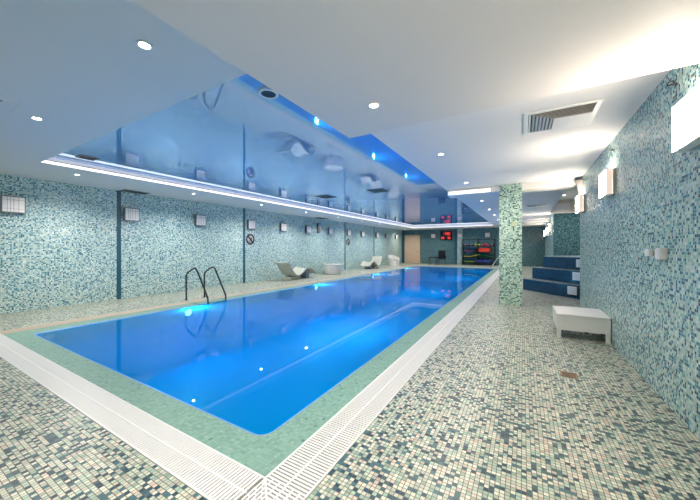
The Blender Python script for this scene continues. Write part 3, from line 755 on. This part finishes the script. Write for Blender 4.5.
for x, m_, lb in ((-.92, 'purple', 'purple foam dumbbell at the left end of the top shelf'), (-.48, 'purple', 'purple foam dumbbell left of the green one on the top shelf'), (-.06+.0, 'lime', 'green foam dumbbell on the middle of the top shelf'), (.93, 'purple', 'dark purple foam dumbbell at the right end of the top shelf')):
    dumbbell((RX+x-.01 if x > -.1 and x < 0 else RX+x, RY-.02, shz[3]+.001), m_, lb)
for x, m_, lb, k in ((.32, 'red', 'red foam ring lying at left among those on the top shelf', 0), (.62, 'magenta', 'crimson foam ring lying at right on the top shelf', 0), (.46, 'magenta', 'crimson foam ring resting on the two others on the top shelf', 1)):
    o = MB()
    o.lathe([(.06+.0, .04), (.075, .075), (.105, .085), (.13, .07), (.14, .04), (.13, .012), (.105, 0), (.075, .008), (.06, .04)], 28, close=False)
    tag(o.build('foam_ring', m_, loc=(RX+x, RY-.04, shz[3]+.002+k*.087)), lb, 'foam ring', 'foam rings on the rack')
def noodle(pts, m, label, r=.035):
    o = MB(); o.tube(smooth_path(pts, 5), r, 10); c0 = o.v
    return tag(o.build('pool_noodle', m), label, 'pool noodle', 'pool noodles on the rack')
z3, z4 = shz[1], shz[0]
noodle([(RX-1.0, RY+.08, z3+.05), (RX-.5, RY+.08, z3+.045), (RX-.02, RY+.09, z3+.05), (RX+.5, RY+.1, z3+.05), (RX+1.0, RY+.1, z3+.046)], 'green', 'long green pool noodle at the back of the third shelf', .042)
noodle([(RX-1.0, RY-.02, z3+.045), (RX-.5, RY-.02, z3+.05), (RX-.1, RY-.02, z3+.22), (RX+.35, RY-.02, z3+.14), (RX+1.0, RY-.02, z3+.045)], 'green', 'green pool noodle bowed up in the middle of the third shelf', .04)
noodle([(RX-1.02, RY-.12, z3+.04), (RX-.5, RY-.12, z3+.05), (RX-.05, RY-.12, z3+.17), (RX+.1, RY-.12, z3+.2)], 'yellow', 'thin yellow pool noodle curving upward on the third shelf', .024)
for i, (x, m_, lb) in enumerate(((.05, 'blue', 'blue foam mat on the lowest shelf at left'), (.62, 'blue', 'blue foam mat on the lowest shelf at right'))):
    o = MB(); o.prism(rrect(-.27, .27, -.17, .17, .04), 0, .2); tag(o.build('foam_mat', m_, loc=(RX+x, RY-.01, z4+.001), bevel=.02), lb, 'mat', 'foam mats on the rack')
noodle([(RX-1.0, RY-.05, z4+.045), (RX-.6, RY-.05, z4+.045), (RX-.28, RY-.05, z4+.045)], 'lime', 'short lime pool noodle on the lowest shelf at left', .04)

# ------------------------------------------------------------------ blue steps
t = thing('tub_steps', 'three navy blue mosaic steps curving up to the alcove platform', 'steps', (0, 0, 0))
def tier(cor, z0, z1, nm):
    # cor = front left corner; front runs to the lower right with a slight outward bow, side runs to the upper right
    d1 = Vector((.722, -.692)); d2 = Vector((.692, .722))
    P = []
    for k in range(13):
        u = k/12*3.1; bow = .10*math.sin(PI*min(1, u/3.1)); q = Vector(cor)+d1*u-d2*bow; P.append((q.x, q.y))
    q = Vector(cor)+d1*3.1+d2*3.0; P.append((q.x, q.y)); q = Vector(cor)+d2*3.0; P.append((q.x, q.y))
    P = [(min(x, 4.55), min(max(y, 8.12), 14.33)) for x, y in P]
    o = MB(); o.prism(P, z0, z1-.02); a = o.build(nm, 'step', t)
    o = MB(); o.prism(P, z1-.02, z1); o.build(nm+'_tread', 'tread', a)
    return a
tiers = []
for i, cor in enumerate(((.0, 11.08), (.26, 11.26), (.56, 11.42))): tiers.append(tier(cor, i*.36, (i+1)*.36-.002, 'step'))
def at_px(u, Y):
    a = (u-350)/296.5; th = math.atan(173/296.5); return (-math.sin(th)+a*math.cos(th))/(math.cos(th)+a*math.sin(th))*Y
def step_light(i, off, z, label):
    cor = ((.0, 11.08), (.26, 11.26), (.56, 11.42))[i]; d1 = Vector((.722, -.692)); d2 = Vector((.692, .722))
    bow = .10*math.sin(PI*off/3.1); q = Vector(cor)+d1*off-d2*(bow+.002)
    t2 = thing('step_light', label, 'step light', (q.x, q.y, z), math.atan2(-.692, .722), 'white square lights in the blue steps')
    MB().box(-.125, .125, -.022, .0, -.11, .11).build('housing', 'frame_white', t2, bevel=.006)
    MB().box(-.095, .095, -.028, -.022, -.08, .08).build('glass_panel', 'step_light', t2)
step_light(0, 1.68, .20, 'white square light in the lowest blue step')
step_light(1, 1.52, .56, 'white square light in the middle blue step')
step_light(2, 1.27, .90, 'white square light in the top blue step')

# ------------------------------------------------------------------ world, camera
wd = bpy.data.worlds.new('World'); SC.world = wd; wd.use_nodes = True
wd.node_tree.nodes['Background'].inputs[0].default_value = (.5, .6, .7, 1)
wd.node_tree.nodes['Background'].inputs[1].default_value = .05

cam = bpy.data.cameras.new('camera'); co = bpy.data.objects.new('camera', cam); COL.objects.link(co)
cam.sensor_fit = 'HORIZONTAL'; cam.sensor_width = 36; cam.lens = 296.5/700*36
cam.shift_y = -(250-247.5)/700
cam.clip_start = .05
co.location = (0, 0, 1.35); co.rotation_euler = (PI/2, 0, math.atan(173/296.5))
SC.camera = co
SC.view_settings.view_transform = 'Standard'; SC.view_settings.look = 'None'
SC.view_settings.gamma = 1; SC.view_settings.use_curve_mapping = False
SC.view_settings.exposure = 0.42
SC.cycles.use_denoising = True
SC.cycles.max_bounces = 10; SC.cycles.diffuse_bounces = 5; SC.cycles.glossy_bounces = 5; SC.cycles.transparent_max_bounces = 16
SC.cycles.sample_clamp_indirect = 6
SC.cycles.caustics_reflective = False; SC.cycles.caustics_refractive = False
